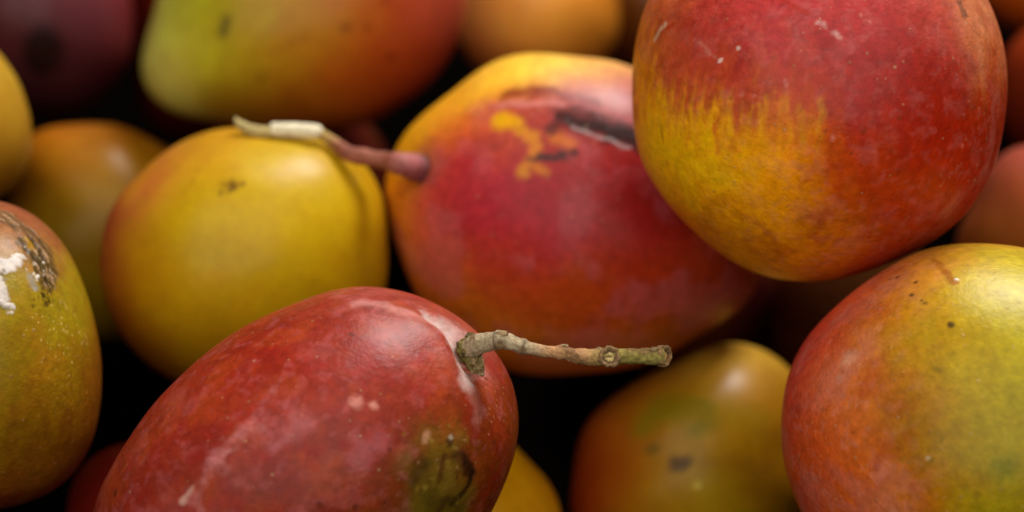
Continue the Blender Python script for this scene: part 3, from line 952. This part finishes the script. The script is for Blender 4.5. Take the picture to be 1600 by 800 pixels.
# dried white splashes
for pts, r in [([(-10, 412), (8, 416), (24, 408)], 12), ([(-6, 440), (2, 462)], 13), ([(12, 482), (20, 484)], 5.5), ([(4, 470), (12, 482)], 4), ([(28, 400), (34, 402)], 5)]:
    m.mark(pts, r, (204, 192, 180), 0.95, 0.35, 5, 450, rough=0.45, push=.00025)
m.mark([(50, 432), (54, 446)], 8, (150, 140, 120), 0.8, 0.6, 3)
m.mark((58, 434), 3.5, (236, 228, 214), 0.95, 0.5, 2, push=.0003)
for q in [(4, 420), (8, 437), (0, 428)]:
    m.mark(q, 4, (110, 92, 74), 0.8, 0.6, 3)
m.mark([(108, 465), (114, 480), (122, 492)], 5, (150, 118, 24), 0.6, 0.8, 4)
m.freckles(140, (224, 196, 110), 1.2, 2.4, 0.7, 6, near=(115, 520, 34))
m.freckles(80, (120, 88, 14), 1.2, 2.8, 0.6, 7, near=(120, 500, 40))
m.freckles(50, (206, 150, 60), 1.2, 2.2, 0.6, 8, near=(125, 620, 30))
tag(m.build('mango'), 'yellow green mango with a corky brown scab and dried white splashes')

# ------------------------------------------------------------------ G to T: the blurred mangoes farther into the heap
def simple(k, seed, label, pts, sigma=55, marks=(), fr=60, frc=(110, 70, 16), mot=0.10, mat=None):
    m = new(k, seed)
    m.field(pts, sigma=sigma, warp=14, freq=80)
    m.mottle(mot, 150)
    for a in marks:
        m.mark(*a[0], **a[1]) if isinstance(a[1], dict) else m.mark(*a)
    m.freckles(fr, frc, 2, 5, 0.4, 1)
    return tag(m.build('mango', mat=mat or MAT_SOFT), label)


simple('G', 71, 'smooth tan yellow mango above the scabbed yellow green one',
       [((20, 140), (187, 148, 44)), ((40, 200), (174, 130, 32)), ((20, 260), (150, 96, 12)), ((0, 200), (184, 141, 32)), ((-100, 200), (180, 139, 32))])
simple('H', 73, 'dull olive mango sunk low beside the plain golden yellow one',
       [((140, 200), (158, 81, 9)), ((60, 230), (161, 93, 10)), ((130, 250), (153, 105, 13)), ((120, 330), (139, 102, 4)), ((220, 230), (148, 93, 8)), ((90, 400), (136, 99, 4)), ((180, 300), (139, 99, 5))])
simple('I', 79, 'dark purple mango with a large black blotch',
       [((60, 30), (81, 35, 41)), ((150, 30), (102, 48, 56)), ((195, 60), (123, 41, 33)), ((20, 60), (65, 25, 25)), ((120, 120), (65, 32, 34)), ((0, 0), (87, 25, 22)), ((60, 160), (46, 19, 18))],
       marks=[(([(66, 70), (66, 95)], 30, (22, 8, 7)), dict(alpha=0.92, soft=0.5, warp=6, freq=150))])
simple('J', 83, 'long mango shading from lime green tip to rusty orange',
       [((235, 110), (196, 186, 92)), ((260, 60), (190, 180, 64)), ((320, 40), (172, 168, 18)), ((330, 110), (172, 154, 24)), ((400, 40), (168, 140, 24)), ((440, 100), (164, 116, 18)), ((400, 170), (156, 100, 16)),
        ((520, 60), (170, 92, 20)), ((560, 130), (162, 70, 14)), ((620, 60), (168, 66, 22)), ((690, 20), (176, 72, 50)), ((660, 110), (158, 52, 20)), ((480, 180), (156, 78, 12)), ((470, 20), (176, 120, 30))],
       sigma=50, marks=[([(354, 30), (346, 50)], 9, (78, 70, 22), 0.85, 0.7, 5, 150), ((540, 40), 8, (100, 40, 14), 0.75, 0.7, 4, 150), ((574, 42), 8, (96, 36, 12), 0.75, 0.7, 4, 150),
                        ((612, 88), 9, (100, 34, 12), 0.75, 0.7, 4, 150), ((408, 122), 8, (116, 74, 14), 0.7, 0.7, 4, 150), ((604, 4), 8, (120, 40, 16), 0.6, 0.7, 4, 150),
                        ([(430, 20), (380, 70)], 9, (186, 160, 30), 0.4, 0.9, 6, 120), ([(480, 60), (420, 90)], 8, (150, 92, 18), 0.5, 0.9, 6, 120)])
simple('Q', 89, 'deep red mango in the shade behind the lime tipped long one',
       [((220, 60), (77, 16, 8)), ((250, 190), (66, 11, 7)), ((300, 100), (71, 14, 8))], mat=MAT_GAP_SHADE)  # red skin darkened, so the shade behind its neighbour sits in the colour
simple('K', 97, 'blurred orange mango behind the crimson one with the yellow shoulder',
       [((740, 30), (246, 156, 79)), ((840, 20), (250, 174, 73)), ((920, 40), (230, 145, 42)), ((840, 70), (237, 154, 46)), ((950, 20), (190, 112, 25))])
simple('S', 101, 'brown mango farthest back beside the blurred orange one',
       [((970, 20), (105, 63, 13)), ((985, 80), (90, 30, 10)), ((1050, 0), (105, 52, 15))])
simple('L', 103, 'greenish brown mango with a highlight painted on its top, low between its bigger neighbours',
       [((1150, 555), (190, 145, 49)), ((1100, 560), (170, 122, 28)), ((1010, 600), (155, 93, 11)), ((930, 660), (151, 69, 11)), ((905, 740), (145, 48, 8)), ((960, 720), (147, 64, 9)), ((1050, 650), (151, 108, 8)),  # palest colours at the top paint in where the back light lands
        ((1150, 640), (155, 108, 7)), ((1200, 600), (161, 112, 9)), ((1090, 760), (161, 126, 2)), ((1180, 740), (155, 108, 5)), ((1020, 770), (153, 97, 5)), ((1220, 700), (145, 85, 8))],
       sigma=48, marks=[([(1010, 650), (1050, 625), (1090, 660)], 28, (112, 104, 10), 0.7, 0.95, 22, 110), ([(1130, 640), (1180, 660)], 26, (140, 112, 10), 0.5, 0.95, 18, 110), ((1022, 703), 12, (92, 74, 10), 0.7, 0.8, 5, 120), ([(1055, 720), (1072, 722)], 13, (70, 42, 10), 0.85, 0.7, 6, 120),
                        ([(1100, 725), (1200, 728)], 12, (132, 82, 12), 0.45, 0.9, 8, 100), ((1087, 757), 6, (206, 180, 70), 0.7, 0.7, 3, 150)])
simple('M', 107, 'golden mango showing only a sliver behind the red one with the twig', [((830, 760), (212, 154, 8)), ((800, 790), (200, 140, 10)), ((860, 800), (196, 126, 10))])
simple('N', 109, 'rosy brown mango tucked behind the large round orange and crimson one',
       [((1570, 270), (156, 70, 58)), ((1540, 330), (146, 74, 30)), ((1590, 330), (148, 70, 26)), ((1540, 380), (132, 78, 16)), ((1600, 400), (136, 76, 16))])
simple('O', 113, 'dark russet mango behind the rosy brown one', [((1585, 110), (120, 34, 12)), ((1590, 190), (96, 26, 12)), ((1600, 60), (150, 54, 16))])
simple('T', 127, 'bright orange mango at the back above the dark russet one', [((1585, 15), (210, 100, 18)), ((1570, 0), (200, 92, 16)), ((1595, 40), (160, 46, 14))])
simple('P', 131, 'shaded brown mango in the dark gap under the large round one', [((1230, 480), (50, 14, 7)), ((1290, 470), (54, 28, 8)), ((1240, 560), (48, 24, 8))], mat=MAT_GAP_SHADE)  # brown skin taken almost to black to paint the shade of the gap
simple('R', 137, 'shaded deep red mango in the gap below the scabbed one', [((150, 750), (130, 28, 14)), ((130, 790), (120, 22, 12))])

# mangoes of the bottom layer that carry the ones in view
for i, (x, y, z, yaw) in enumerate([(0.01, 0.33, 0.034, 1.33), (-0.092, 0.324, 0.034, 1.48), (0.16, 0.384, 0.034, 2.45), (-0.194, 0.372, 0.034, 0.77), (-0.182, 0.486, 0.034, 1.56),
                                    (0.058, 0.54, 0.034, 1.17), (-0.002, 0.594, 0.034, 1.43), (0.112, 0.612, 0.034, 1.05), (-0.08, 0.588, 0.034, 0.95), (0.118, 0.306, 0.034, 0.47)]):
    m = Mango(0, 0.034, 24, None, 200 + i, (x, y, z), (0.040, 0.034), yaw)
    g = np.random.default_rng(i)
    c0, c1 = [((80, 30, 14), (60, 18, 12)), ((86, 50, 14), (70, 30, 12)), ((66, 20, 14), (84, 40, 14))][i % 3]  # dark skin pairs carry the shade under the heap in their colour
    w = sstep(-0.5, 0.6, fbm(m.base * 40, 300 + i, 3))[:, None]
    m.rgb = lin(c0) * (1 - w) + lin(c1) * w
    tag(m.build('mango', mat=MAT_GAP_SHADE), 'mango of the bottom layer buried in the dark under the heap', group='buried bottom layer mangoes')
